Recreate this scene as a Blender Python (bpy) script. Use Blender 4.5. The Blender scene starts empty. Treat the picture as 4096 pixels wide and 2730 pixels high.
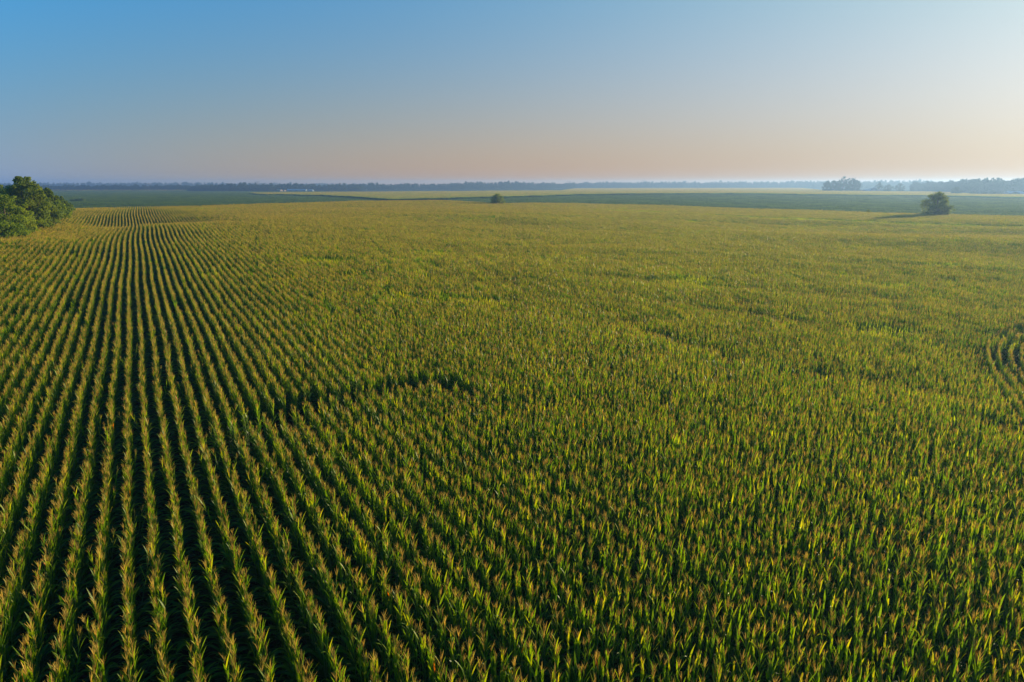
import bpy, math, random
import numpy as np
from mathutils import Vector

R = math.radians
rng = np.random.default_rng(7)
random.seed(7)
scn = bpy.context.scene
COL = scn.collection

# ------------------------------------------------------------------ camera
CAM_Z = 13.8
PITCH = 12.93
cam_data = bpy.data.cameras.new('camera')
cam_data.sensor_width = 36.0
cam_data.lens = 24.0
cam_data.clip_start = 0.5
cam_data.clip_end = 30000.0
cam = bpy.data.objects.new('camera', cam_data)
COL.objects.link(cam)
cam.location = (0, 0, CAM_Z)
cam.rotation_euler = (R(90 - PITCH), 0, 0)
scn.camera = cam

# ------------------------------------------------------------------ sky and sun
SUN_EL, SUN_AZ = 9.0, 51.0          # azimuth clockwise from +Y
world = bpy.data.worlds.new('World')
scn.world = world
world.use_nodes = True
nt = world.node_tree
nt.nodes.clear()
sky = nt.nodes.new('ShaderNodeTexSky')
sky.sky_type = 'NISHITA'
sky.sun_disc = False
sky.sun_elevation = R(SUN_EL)
sky.sun_rotation = R(SUN_AZ)
sky.altitude = 100
sky.air_density = 0.5
sky.dust_density = 0.5
sky.ozone_density = 2.0
bg = nt.nodes.new('ShaderNodeBackground')
bg.inputs['Strength'].default_value = 0.05
wo = nt.nodes.new('ShaderNodeOutputWorld')
# the Nishita sky softened and toned by elevation and by the angle to the sun (all in world directions)
def vmath(op, a, b=None, scale=None):
    n = nt.nodes.new('ShaderNodeVectorMath'); n.operation = op
    for k, v in ((0, a), (1, b)):
        if v is None: continue
        if isinstance(v, tuple): n.inputs[k].default_value = v
        else: nt.links.new(v, n.inputs[k])
    if scale is not None:
        nt.links.new(scale, n.inputs['Scale'])
    return n
def smath(op, a, b=None):
    n = nt.nodes.new('ShaderNodeMath'); n.operation = op
    for k, v in ((0, a), (1, b)):
        if v is None: continue
        if isinstance(v, (int, float)): n.inputs[k].default_value = v
        else: nt.links.new(v, n.inputs[k])
    return n.outputs[0]
tco = nt.nodes.new('ShaderNodeTexCoord')
sep = nt.nodes.new('ShaderNodeSeparateXYZ'); nt.links.new(tco.outputs['Generated'], sep.inputs[0])
hh = smath('EXPONENT', smath('MULTIPLY', smath('MAXIMUM', sep.outputs[2], 0.0), -1 / 0.22))
_sd = (math.sin(R(51)) * math.cos(R(9)), math.cos(R(51)) * math.cos(R(9)), math.sin(R(9)))
mu = smath('MAXIMUM', vmath('DOT_PRODUCT', tco.outputs['Generated'], _sd).outputs['Value'], 0.0)
TONE = np.array([[-4.229, 5.198, 1.105, 1.526, 0.355, -3.024, -2.408, -0.253, 0.237], [-1.035, -0.045, -1.262, 1.52, 1.28, -1.13, -0.471, 0.206, -0.851], [-0.408, 0.181, -0.789, 0.144, -0.934, 2.0, -1.853, 1.336, -1.762]])
ex = vmath('SCALE', tuple(TONE[:, 1]), scale=hh).outputs[0]
for col_, fac in ((2, mu), (3, smath('MULTIPLY', mu, mu)), (4, smath('MULTIPLY', hh, mu)), (5, smath('MULTIPLY', hh, smath('MULTIPLY', mu, mu))), (6, smath('MULTIPLY', hh, hh)), (7, smath('POWER', hh, 5.0)), (8, smath('MULTIPLY', mu, smath('POWER', hh, 5.0)))):
    ex = vmath('ADD', ex, vmath('SCALE', tuple(TONE[:, col_]), scale=fac).outputs[0]).outputs[0]
ex = vmath('ADD', ex, tuple(TONE[:, 0] + math.log(10.0))).outputs[0]
se = nt.nodes.new('ShaderNodeSeparateXYZ'); nt.links.new(ex, se.inputs[0])
sc_ = nt.nodes.new('ShaderNodeSeparateXYZ'); nt.links.new(sky.outputs[0], sc_.inputs[0])
cb = nt.nodes.new('ShaderNodeCombineXYZ')
for k in range(3):
    nt.links.new(smath('MULTIPLY', smath('EXPONENT', se.outputs[k]), smath('POWER', sc_.outputs[k], 0.3)), cb.inputs[k])
nt.links.new(cb.outputs[0], bg.inputs['Color'])
nt.links.new(bg.outputs[0], wo.inputs['Surface'])

sun_data = bpy.data.lights.new('sun', 'SUN')
sun_data.energy = 5.0
sun_data.angle = R(0.6)
sun_data.color = (1.0, 0.80, 0.50)
sun = bpy.data.objects.new('sun', sun_data)
COL.objects.link(sun)
sd = Vector((math.sin(R(SUN_AZ)) * math.cos(R(SUN_EL)), math.cos(R(SUN_AZ)) * math.cos(R(SUN_EL)), math.sin(R(SUN_EL))))
sun.rotation_euler = sd.to_track_quat('Z', 'Y').to_euler()
sun.location = (60, 50, 60)

vs = scn.view_settings
vs.view_transform = 'Standard'
vs.look = 'None'
vs.gamma = 1.0
vs.use_curve_mapping = False
vs.exposure = 1.0
scn.cycles.max_bounces = 6
scn.cycles.diffuse_bounces = 3
scn.cycles.glossy_bounces = 2
scn.cycles.transmission_bounces = 4
scn.cycles.volume_bounces = 0
scn.cycles.transparent_max_bounces = 6

# ------------------------------------------------------------------ terrain
def vnoise(x, y, seed=0):
    """smooth value noise, numpy, about -1..1"""
    x = np.asarray(x, float); y = np.asarray(y, float)
    xi = np.floor(x).astype(np.int64); yi = np.floor(y).astype(np.int64)
    fx = x - xi; fy = y - yi
    fx = fx * fx * (3 - 2 * fx); fy = fy * fy * (3 - 2 * fy)
    def h(a, b):
        n = (a * 374761393 + b * 668265263 + seed * 1274126177) & 0xffffffff
        n = ((n ^ (n >> 13)) * 1274126177) & 0xffffffff
        n = n ^ (n >> 16)
        return (n & 0xffff) / 32767.5 - 1.0
    a = h(xi, yi); b = h(xi + 1, yi); c = h(xi, yi + 1); d = h(xi + 1, yi + 1)
    return (a * (1 - fx) + b * fx) * (1 - fy) + (c * (1 - fx) + d * fx) * fy

T_AZ = [-60, -33, -30, -27, -20, -12, -6, 0, 10, 20, 30, 37, 60]
T_R = [0, 30, 60, 90, 110, 130, 150, 175, 200, 230, 260, 300, 340, 380, 430, 500, 600, 750, 1000, 1500, 2200]
T_G = [
 # 0   30   60   90   110  130  150  175  200  230  260  300  340  380  430  500  600  750  1000 1500 2200
 [-.35, 0.05, 0.55, 1.5, 2.2, 2.8, 2.6, 2.3, 2.2, 2.4, 2.5, 2.4, 1.2, 0.0, -.6, -.4, 0.0, 0.2, 0.3, 0.2, 0.2],
 [-.35, 0.05, 0.55, 1.5, 2.2, 2.9, 2.5, 2.1, 2.0, 2.6, 2.9, 2.7, 1.6, 0.2, -.6, -.4, 0.0, 0.2, 0.3, 0.2, 0.2],
 [-.35, 0.05, 0.65, 1.5, 2.0, 2.6, 2.7, 1.9, 1.0, 2.4, 3.1, 2.7, 1.9, 0.4, -.6, -.4, 0.0, 0.2, 0.3, 0.2, 0.2],
 [-.35, 0.05, 0.65, 1.4, 1.8, 2.3, 2.8, 2.7, 0.9, 2.0, 3.0, 2.8, 2.4, 1.0, -.4, -.4, 0.0, 0.2, 0.3, 0.2, 0.2],
 [-.35, 0.05, 0.55, 1.2, 1.6, 2.0, 2.3, 2.6, 2.6, 2.4, 2.5, 2.7, 2.8, 1.8, 0.2, -.4, 0.0, 0.2, 0.3, 0.2, 0.2],
 [-.35, 0.0, 0.38, 0.9, 1.2, 1.5, 1.8, 2.1, 2.3, 2.4, 2.3, 2.0, 2.7, 2.9, 1.2, -.2, 0.2, 0.6, 0.6, 0.4, 0.4],
 [-.35, -.1, 0.18, 0.5, 0.7, 1.0, 1.2, 1.5, 1.7, 1.9, 2.0, 1.8, 2.2, 2.9, 2.0, 0.2, 1.0, 1.2, 1.2, 0.8, 0.8],
 [-.35, -.15, -.02, 0.2, 0.4, 0.5, 0.7, 0.9, 1.1, 1.3, 1.4, 1.4, 1.5, 1.6, 0.9, 0.4, 1.0, 1.6, 1.8, 1.6, 1.6],
 [-.35, -.3, -.4, -.3, -.1, 0.0, 0.1, 0.3, 0.4, 0.2, 0.5, 0.6, 0.4, 0.7, 0.5, 0.4, 1.0, 2.4, 2.6, 2.4, 2.2],
 [-.35, -.45, -.9, -.8, -.6, -.5, -.4, -.3, -.2, -.6, -.2, 0.1, 0.1, 0.0, -.1, 0.0, 0.6, 2.0, 2.4, 2.4, 2.2],
 [-.35, -.62, -1.4, -1.3, -1.1, -.9, -.8, -.6, -.8, -.9, -.3, 0.0, -.1, -.4, -.4, -.2, 0.0, 0.6, 1.2, 1.6, 1.6],
 [-.35, -.72, -1.7, -1.6, -1.4, -1.2, -1.0, -.7, -.9, -.9, -.3, 0.0, -.2, -.4, -.4, -.2, 0.0, 0.4, 0.8, 1.2, 1.4],
 [-.35, -.72, -1.7, -1.6, -1.4, -1.2, -1.0, -.7, -.9, -.9, -.3, 0.0, -.2, -.4, -.4, -.2, 0.0, 0.4, 0.8, 1.2, 1.4],
]
T_AZ = np.array(T_AZ, float); T_R = np.array(T_R, float); T_G = np.array(T_G, float)

def ground(x, y):
    x = np.asarray(x, float); y = np.asarray(y, float)
    r = np.hypot(x, y); az = np.degrees(np.arctan2(x, y)); az = np.clip(az, -59.9, 59.9)
    r = np.clip(r, 0, 2199)
    i = np.clip(np.searchsorted(T_AZ, az, side='right') - 1, 0, len(T_AZ) - 2)
    j = np.clip(np.searchsorted(T_R, r, side='right') - 1, 0, len(T_R) - 2)
    fa = (az - T_AZ[i]) / (T_AZ[i + 1] - T_AZ[i]); fa = fa * fa * (3 - 2 * fa)
    t = (r - T_R[j]) / (T_R[j + 1] - T_R[j])
    def cat(row):
        n = T_G.shape[1]
        p1 = T_G[row, j]; p2 = T_G[row, j + 1]
        # tangents with non-uniform spacing, in value per metre
        def slope(k):
            k0 = np.clip(k - 1, 0, n - 1); k1 = np.clip(k + 1, 0, n - 1)
            return (T_G[row, k1] - T_G[row, k0]) / (T_R[k1] - T_R[k0])
        d = T_R[j + 1] - T_R[j]
        m1 = slope(j) * d; m2 = slope(j + 1) * d
        t2 = t * t; t3 = t2 * t
        return (2*t3 - 3*t2 + 1) * p1 + (t3 - 2*t2 + t) * m1 + (-2*t3 + 3*t2) * p2 + (t3 - t2) * m2
    g = cat(i) * (1 - fa) + cat(i + 1) * fa
    amp = np.clip((r - 40) / 120, 0, 1) * np.clip((345 - r) / 110, 0.15, 1)
    amp = amp * (1 - 0.85 * np.exp(-((x - 128) / 55) ** 2 - ((y - 250) / 36) ** 2))
    g = g + amp * (0.16 * vnoise(x / 31, y / 31, 3) + (0.35 * vnoise(x / 83 + 5, y / 60, 4) + 0.55 * vnoise(x / 120 + 9, (y + 0.35 * x) / 32, 6) + 0.22 * vnoise(x / 60 + 4, (y + 0.3 * x) / 13, 8)) * np.clip((az + 26) / 26, 0.12, 1))
    return g

def gz(x, y):
    return float(ground(np.array([x]), np.array([y]))[0])

def slopes(x, y, e):
    return (ground(x + e, y) - ground(x - e, y)) / (2 * e), (ground(x, y + e) - ground(x, y - e)) / (2 * e)

# ------------------------------------------------------------------ helpers
def tag(o, label=None, cat=None, group=None, kind=None):
    if label: o['label'] = label
    if cat: o['category'] = cat
    if group: o['group'] = group
    if kind: o['kind'] = kind
    return o

def empty(name, loc, rz=0.0):
    o = bpy.data.objects.new(name, None)
    COL.objects.link(o)
    o.location = loc
    o.rotation_euler = (0, 0, rz)
    o.empty_display_size = 0.2
    return o

class MB:
    """collects vertices and faces; one object per build()"""
    def __init__(s):
        s.v = []; s.f = []; s.n = 0; s.tint = []; s.mi = []
    def add(s, v, f, tint=0.5, mi=0):
        v = np.asarray(v, float).reshape(-1, 3)
        f = np.asarray(f, np.int64)
        s.v.append(v); s.f.append(f + s.n); s.n += len(v)
        s.tint.append(np.broadcast_to(np.asarray(tint, float), (len(v),)).copy())
        s.mi.append(np.full(len(f), mi, np.int32))
    def mesh(s, name, mats, smooth=False):
        me = bpy.data.meshes.new(name)
        v = np.concatenate(s.v); q = [f for f in s.f]
        me.vertices.add(len(v)); me.vertices.foreach_set('co', v.astype(np.float32).ravel())
        sizes = np.concatenate([np.full(len(f), f.shape[1], np.int32) for f in q])
        loops = np.concatenate([f.ravel() for f in q]).astype(np.int32)
        me.loops.add(len(loops)); me.loops.foreach_set('vertex_index', loops)
        me.polygons.add(len(sizes))
        st = np.zeros(len(sizes), np.int32); st[1:] = np.cumsum(sizes)[:-1]
        me.polygons.foreach_set('loop_start', st)
        me.polygons.foreach_set('material_index', np.concatenate(s.mi))
        me.polygons.foreach_set('use_smooth', np.full(len(sizes), smooth))
        for m in (mats if isinstance(mats, (list, tuple)) else [mats]):
            me.materials.append(m)
        a = me.attributes.new('tint', 'FLOAT', 'POINT')
        a.data.foreach_set('value', np.concatenate(s.tint).astype(np.float32))
        me.update(calc_edges=True)
        return me
    def build(s, name, mats, parent=None, smooth=False, link=True):
        o = bpy.data.objects.new(name, s.mesh(name, mats, smooth))
        if link: COL.objects.link(o)
        if parent: o.parent = parent
        return o
    def merged(s):
        """vertices, faces by size, tint, mi"""
        return s

def tube(mb, pts, rad, n=6, tint=0.5, mi=0):
    pts = np.asarray(pts, float); rad = np.broadcast_to(np.asarray(rad, float), (len(pts),))
    V = []
    for i, p in enumerate(pts):
        a = pts[min(i + 1, len(pts) - 1)] - pts[max(i - 1, 0)]
        a = a / (np.linalg.norm(a) + 1e-9)
        ref = np.array([1.0, 0, 0]) if abs(a[0]) < 0.8 else np.array([0, 1.0, 0])
        u = np.cross(a, ref); u /= np.linalg.norm(u); w = np.cross(a, u)
        for k in range(n):
            th = 2 * math.pi * k / n
            V.append(p + rad[i] * (math.cos(th) * u + math.sin(th) * w))
    F = []
    for i in range(len(pts) - 1):
        for k in range(n):
            F.append((i*n + k, i*n + (k+1) % n, (i+1)*n + (k+1) % n, (i+1)*n + k))
    mb.add(V, F, tint, mi)

def box(mb, x0, x1, y0, y1, z0, z1, mi=0):
    V = [(x0,y0,z0),(x1,y0,z0),(x1,y1,z0),(x0,y1,z0),(x0,y0,z1),(x1,y0,z1),(x1,y1,z1),(x0,y1,z1)]
    F = [(0,3,2,1),(4,5,6,7),(0,1,5,4),(1,2,6,5),(2,3,7,6),(3,0,4,7)]
    mb.add(V, F, 0.5, mi)

def inpoly(x, y, poly):
    x = np.asarray(x); y = np.asarray(y)
    c = np.zeros(x.shape, bool)
    n = len(poly)
    for i in range(n):
        x1, y1 = poly[i]; x2, y2 = poly[(i + 1) % n]
        if y1 == y2: continue
        k = ((y1 > y) != (y2 > y)) & (x < (x2 - x1) * (y - y1) / (y2 - y1) + x1)
        c ^= k
    return c

def segdist(x, y, line):
    d = np.full(np.shape(x), 1e9)
    for (x1, y1), (x2, y2) in zip(line[:-1], line[1:]):
        L = (x2-x1)**2 + (y2-y1)**2
        t = np.clip(((x-x1)*(x2-x1) + (y-y1)*(y2-y1)) / L, 0, 1)
        d = np.minimum(d, np.hypot(x - x1 - t*(x2-x1), y - y1 - t*(y2-y1)))
    return d

# ------------------------------------------------------------------ materials
def new_mat(name):
    m = bpy.data.materials.new(name); m.use_nodes = True
    m.node_tree.nodes.clear()
    return m, m.node_tree

def ramp(nt, stops):
    r = nt.nodes.new('ShaderNodeValToRGB')
    e = r.color_ramp.elements
    while len(e) < len(stops): e.new(0.5)
    for k, (p, c) in enumerate(stops):
        e[k].position = p; e[k].color = (*c, 1)
    return r

def leaf_mat(name, stops, trans=0.45, tboost=(1.5, 1.5, 0.7), rough=0.5, rand=0.25, spec=0.3):
    """leaf: diffuse/gloss on the lit side and light coming through from behind; colour varies per leaf and per plant"""
    m, t = new_mat(name)
    at = t.nodes.new('ShaderNodeAttribute'); at.attribute_name = 'tint'
    oi = t.nodes.new('ShaderNodeObjectInfo')
    ma = t.nodes.new('ShaderNodeMath'); ma.operation = 'MULTIPLY_ADD'
    t.links.new(oi.outputs['Random'], ma.inputs[0]); ma.inputs[1].default_value = rand; ma.inputs[2].default_value = -rand / 2
    ad = t.nodes.new('ShaderNodeMath'); ad.operation = 'ADD'; ad.use_clamp = True
    t.links.new(ma.outputs[0], ad.inputs[0]); t.links.new(at.outputs['Fac'], ad.inputs[1])
    r = ramp(t, stops); t.links.new(ad.outputs[0], r.inputs[0])
    p = t.nodes.new('ShaderNodeBsdfPrincipled')
    p.inputs['Roughness'].default_value = rough
    p.inputs['Specular IOR Level'].default_value = spec
    t.links.new(r.outputs[0], p.inputs['Base Color'])
    mul = t.nodes.new('ShaderNodeMix'); mul.data_type = 'RGBA'; mul.blend_type = 'MULTIPLY'
    mul.inputs['Factor'].default_value = 1.0
    t.links.new(r.outputs[0], mul.inputs[6]); mul.inputs[7].default_value = (*tboost, 1)
    tr = t.nodes.new('ShaderNodeBsdfTranslucent'); t.links.new(mul.outputs[2], tr.inputs['Color'])
    mx = t.nodes.new('ShaderNodeMixShader'); mx.inputs[0].default_value = trans
    t.links.new(p.outputs[0], mx.inputs[1]); t.links.new(tr.outputs[0], mx.inputs[2])
    o = t.nodes.new('ShaderNodeOutputMaterial'); t.links.new(mx.outputs[0], o.inputs['Surface'])
    return m

def plain_mat(name, col, rough=0.8, col2=None, scale=3.0, metallic=0.0, bump=0.0):
    m, t = new_mat(name)
    p = t.nodes.new('ShaderNodeBsdfPrincipled')
    p.inputs['Roughness'].default_value = rough; p.inputs['Metallic'].default_value = metallic
    n = t.nodes.new('ShaderNodeTexNoise'); n.inputs['Scale'].default_value = scale; n.inputs['Detail'].default_value = 6
    tc = t.nodes.new('ShaderNodeTexCoord'); t.links.new(tc.outputs['Object'], n.inputs['Vector'])
    r = ramp(t, [(0.35, col), (0.65, col2 or tuple(c * 0.8 for c in col))])
    t.links.new(n.outputs[0], r.inputs[0]); t.links.new(r.outputs[0], p.inputs['Base Color'])
    if bump:
        b = t.nodes.new('ShaderNodeBump'); b.inputs['Distance'].default_value = bump
        t.links.new(n.outputs[0], b.inputs['Height']); t.links.new(b.outputs[0], p.inputs['Normal'])
    o = t.nodes.new('ShaderNodeOutputMaterial'); t.links.new(p.outputs[0], o.inputs['Surface'])
    return m

M = {}
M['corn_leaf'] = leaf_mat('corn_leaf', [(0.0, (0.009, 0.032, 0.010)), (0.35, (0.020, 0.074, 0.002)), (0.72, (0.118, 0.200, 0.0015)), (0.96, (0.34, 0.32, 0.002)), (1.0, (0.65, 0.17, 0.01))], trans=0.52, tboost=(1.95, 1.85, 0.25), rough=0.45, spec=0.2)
M['tassel'] = leaf_mat('tassel', [(0.0, (0.34, 0.22, 0.045)), (1.0, (0.66, 0.46, 0.10))], trans=0.4, tboost=(1.2, 1.08, 0.5), rough=0.9, spec=0.05)
M['stalk'] = plain_mat('stalk', (0.06, 0.11, 0.02), 0.6, (0.09, 0.13, 0.03))
M['soy_leaf'] = leaf_mat('soy_leaf', [(0.0, (0.035, 0.075, 0.014)), (1.0, (0.14, 0.20, 0.026))], trans=0.35, tboost=(1.4, 1.4, 0.7), rough=0.7, rand=0.5, spec=0.15)
M['tree_leaf'] = leaf_mat('tree_leaf', [(0.0, (0.040, 0.085, 0.008)), (1.0, (0.150, 0.195, 0.008))], trans=0.45, tboost=(1.9, 1.7, 0.35), spec=0.1, rough=0.6, rand=0.4)
M['bright_leaf'] = leaf_mat('bright_leaf', [(0.0, (0.060, 0.115, 0.008)), (1.0, (0.21, 0.26, 0.010))], trans=0.45, tboost=(1.9, 1.7, 0.35), spec=0.1, rough=0.6, rand=0.4)
M['wood_leaf'] = leaf_mat('wood_leaf', [(0.0, (0.012, 0.035, 0.016)), (1.0, (0.032, 0.070, 0.022))], trans=0.25, tboost=(1.3, 1.3, 0.6), rough=0.8, rand=0.4)
M['bark'] = plain_mat('bark', (0.09, 0.065, 0.045), 0.9, (0.05, 0.04, 0.03), 6)
M['white_paint'] = plain_mat('white_paint', (0.13, 0.17, 0.21), 0.9, (0.11, 0.15, 0.19), 0.3)
M['roof_metal'] = plain_mat('roof_metal', (0.24, 0.31, 0.38), 0.9, (0.21, 0.27, 0.33), 0.3)
M['sunlit_orange'] = plain_mat('sunlit_orange', (0.26, 0.18, 0.12), 0.9, (0.22, 0.15, 0.10), 0.5)  # orange of the low sunlight put into the barns' roof and wall colour
M['dark_opening'] = plain_mat('dark_opening', (0.03, 0.03, 0.035), 0.4)
M['weathered_pole'] = plain_mat('weathered_pole', (0.12, 0.10, 0.09), 0.85)
M['steel'] = plain_mat('steel', (0.25, 0.26, 0.28), 0.5, metallic=0.6)

def ground_mat():
    m, t = new_mat('ground')
    p = t.nodes.new('ShaderNodeBsdfPrincipled'); p.inputs['Roughness'].default_value = 1.0; p.inputs['Specular IOR Level'].default_value = 0.0
    g = t.nodes.new('ShaderNodeNewGeometry')
    n1 = t.nodes.new('ShaderNodeTexNoise'); n1.inputs['Scale'].default_value = 0.006; n1.inputs['Detail'].default_value = 4
    n2 = t.nodes.new('ShaderNodeTexNoise'); n2.inputs['Scale'].default_value = 2.5; n2.inputs['Detail'].default_value = 8
    for n in (n1, n2): t.links.new(g.outputs['Position'], n.inputs['Vector'])
    r1 = ramp(t, [(0.42, (0.075, 0.085, 0.030)), (0.5, (0.050, 0.085, 0.030)), (0.58, (0.11, 0.11, 0.05))])
    r2 = ramp(t, [(0.3, (0.45, 0.45, 0.45)), (0.7, (1, 1, 1))])
    t.links.new(n1.outputs[0], r1.inputs[0]); t.links.new(n2.outputs[0], r2.inputs[0])
    a = t.nodes.new('ShaderNodeAttribute'); a.attribute_name = 'tint'
    soil = t.nodes.new('ShaderNodeMix'); soil.data_type = 'RGBA'
    t.links.new(a.outputs['Fac'], soil.inputs['Factor']); soil.inputs[6].default_value = (0.045, 0.030, 0.018, 1)
    t.links.new(r1.outputs[0], soil.inputs[7])
    mul = t.nodes.new('ShaderNodeMix'); mul.data_type = 'RGBA'; mul.blend_type = 'MULTIPLY'; mul.inputs['Factor'].default_value = 1
    t.links.new(soil.outputs[2], mul.inputs[6]); t.links.new(r2.outputs[0], mul.inputs[7])
    t.links.new(mul.outputs[2], p.inputs['Base Color'])
    o = t.nodes.new('ShaderNodeOutputMaterial'); t.links.new(p.outputs[0], o.inputs['Surface'])
    return m
M['ground'] = ground_mat()

# ------------------------------------------------------------------ field outlines (plan, metres)
def bx(u, y):                      # x of a bearing at forward distance y
    return (u - 2048) * y / 2792.0
CORN_EDGE = [(-168, 274), (-150, 280), (-132, 286), (-115, 321), (-85, 366), (-43, 390), (-13, 371), (36, 400), (84, 370), (133, 321), (167, 274), (190, 259), (300, 215), (420, 160)]
CORN_POLY = [(420, -20), (-14, -20)] + [(-30, 0), (-90, 112), (-100, 130), (-116, 158), (-140, 205), (-168, 262)] + CORN_EDGE
CORN2 = [(bx(u, y), y) for u, y in [(1010, 900), (1085, 830), (1110, 850), (1200, 800), (1310, 760), (1400, 680), (1560, 560), (1730, 570), (1950, 620), (2300, 720), (2700, 760), (3000, 780), (3200, 730), (3600, 735), (4096, 640), (4500, 620)]]
CORN2 += [(bx(4500, 800), 800), (bx(3900, 800), 800), (bx(3800, 980), 980), (bx(3600, 1040), 1040), (bx(3300, 1120), 1120), (bx(3200, 1900), 1900), (bx(2300, 1750), 1750), (bx(2250, 1150), 1150), (bx(1400, 1080), 1080), (bx(1010, 1010), 1010)]
CORN3 = [(bx(-300, 1440), 1375), (bx(760, 1440), 1375), (bx(760, 1440), 1455), (bx(-300, 1440), 1455)]
SOY_R = [(-13, 371), (36, 400), (84, 370), (133, 321), (167, 274), (190, 259), (300, 215), (420, 160), (620, 420), (bx(4300, 640), 640)] + [(bx(u, y), y) for u, y in [(4096, 640), (3600, 735), (3200, 728), (3000, 778), (2700, 758), (2300, 718), (1950, 618), (1730, 568)]]
SOY_L = [(-290, 230), (-168, 274), (-132, 286), (-115, 321), (-85, 366), (-43, 390), (-13, 371), (bx(1730, 560), 565)] + [(bx(u, y), y) for u, y in [(1560, 555), (1400, 675), (1310, 755), (1200, 795), (1110, 840), (1085, 825), (1010, 895), (1000, 1020), (1400, 1250), (1120, 1290), (760, 1300), (700, 1370), (-500, 1370), (-900, 600)]]

# ------------------------------------------------------------------ ground sheet
def make_ground():
    # one sheet: fine near the camera, coarse towards the horizon
    def axis(lim_fine, step, far):
        a = list(np.arange(0, lim_fine + 1e-6, step)); v = a[-1]; s = step
        while v < far:
            s *= 1.12; v += s; a.append(v)
        return a
    px = axis(200, 4, 2500); xs = np.array([-q for q in px[:0:-1]] + px)
    py = axis(600, 4, 2500); ny = axis(20, 4, 600); ys = np.array([-q for q in ny[:0:-1]] + py)
    X, Y = np.meshgrid(xs, ys)
    Z = ground(X.ravel(), Y.ravel())
    V = np.stack([X.ravel(), Y.ravel(), Z], 1)
    nx, nyy = len(xs), len(ys)
    i = np.arange(nx - 1); j = np.arange(nyy - 1); I, J = np.meshgrid(i, j)
    b = (J * nx + I).ravel()
    F = np.stack([b, b + 1, b + nx + 1, b + nx], 1)
    far = np.clip((np.hypot(V[:, 0], V[:, 1]) - 500) / 200, 0, 1)
    mb = MB(); mb.add(V, F, far)
    o = mb.build('ground', M['ground'], smooth=True)
    tag(o, kind='structure')
make_ground()

# ------------------------------------------------------------------ corn plant geometry
def leaf_strip(mb, base, az, elev0, length, width, droop, segs, r, tint, twist=0.0):
    """one blade: starts at base going up at elev0 (rad) and bends down by droop (rad) along its length"""
    pts = []; p = np.array(base, float); el = elev0; a = az
    for k in range(segs + 1):
        pts.append(p.copy())
        f = k / segs
        e = elev0 - droop * (f ** 1.6)
        p = p + (length / segs) * np.array([math.cos(e) * math.sin(a), math.cos(e) * math.cos(a), math.sin(e)])
        a += twist / segs
    V = []; side0 = np.array([math.cos(az), -math.sin(az), 0.0])
    roll = r.uniform(-0.5, 0.5)
    for k, q in enumerate(pts):
        f = k / segs
        w = width * 0.5 * (min(1.0, 0.55 + 2.0 * f) if f < 0.35 else (1 - ((f - 0.35) / 0.65) ** 1.8)) + 0.002
        s = side0 * math.cos(roll * f * 2) + np.array([0, 0, 1.0]) * math.sin(roll * f * 2)
        V.append(q - s * w); V.append(q + s * w)
    F = [(2*k, 2*k+1, 2*k+3, 2*k+2) for k in range(segs)]
    mb.add(V, F, tint)

def plant_parts(r, segs=5, tassel=True, nlow=6, orange=False):
    H = r.uniform(1.92, 2.18)
    foliage, tas, stalk = MB(), MB(), MB()
    lean = np.array([r.uniform(-0.05, 0.05), r.uniform(-0.05, 0.05)])
    def at(h): return np.array([lean[0] * h, lean[1] * h, h])
    tube(stalk, [at(0), at(0.8), at(H * 0.95)], [0.014, 0.012, 0.007], 4)
    az0 = (math.pi / 2 if r.random() < 0.7 else 0) + r.normal(0, 0.6)
    n = nlow + 6
    pt = r.normal(0, 0.07)
    for k in range(n):
        f = k / (n - 1)
        h = 0.45 + (H - 0.45) * f
        az = az0 + (math.pi if k % 2 else 0) + r.normal(0, 0.35)
        tint = np.clip(0.08 + 0.62 * f + pt + r.normal(0, 0.09), 0.02, 0.82)  # shade of the row gaps painted in: leaves get darker towards the ground
        if orange and k == n - 2: tint = 1.3
        if f > 0.52:      # upper leaves stand up
            el = R(r.uniform(66, 86)); L = r.uniform(0.38, 0.60) * (1.2 - 0.35 * f); dr = r.uniform(0.0, 0.55)
            if r.random() < 0.10: dr = r.uniform(1.6, 2.4)
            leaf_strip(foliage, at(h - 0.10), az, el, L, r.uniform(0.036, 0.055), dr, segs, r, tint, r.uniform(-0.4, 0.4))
        else:             # lower leaves arch over into the row gap
            el = R(r.uniform(48, 70)); L = r.uniform(0.55, 0.82); dr = r.uniform(1.5, 2.7)
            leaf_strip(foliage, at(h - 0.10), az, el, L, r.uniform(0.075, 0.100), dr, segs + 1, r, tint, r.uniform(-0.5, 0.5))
    if tassel:
        tt = r.uniform(0.1, 0.9)
        nb = r.integers(6, 10)
        tube(tas, [at(H * 0.94), at(H + 0.12), at(H + r.uniform(0.30, 0.38))], [0.006, 0.008, 0.003], 3, tt)
        for k in range(nb):
            az = r.uniform(0, 2 * math.pi); h = H + r.uniform(0.0, 0.14)
            el = R(r.uniform(58, 82)); L = r.uniform(0.15, 0.27)
            d = np.array([math.cos(el) * math.sin(az), math.cos(el) * math.cos(az), math.sin(el)])
            d2 = np.array([math.sin(az), math.cos(az), 0]) * 0.25 * L * r.uniform(0.0, 0.6)
            b = at(h)
            sd_ = np.array([math.cos(az), -math.sin(az), 0]) * 0.0054
            q = [b, b + d * L * 0.5, b + d * L + d2]
            V = []
            for m_, c in enumerate(q):
                w = sd_ * (1.0, 1.2, 0.4)[m_]
                V += [c - w, c + w]
            tas.add(V, [(0, 1, 3, 2), (2, 3, 5, 4)], np.clip(tt + r.normal(0, 0.1), 0, 1))
    return foliage, tas, stalk

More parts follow.
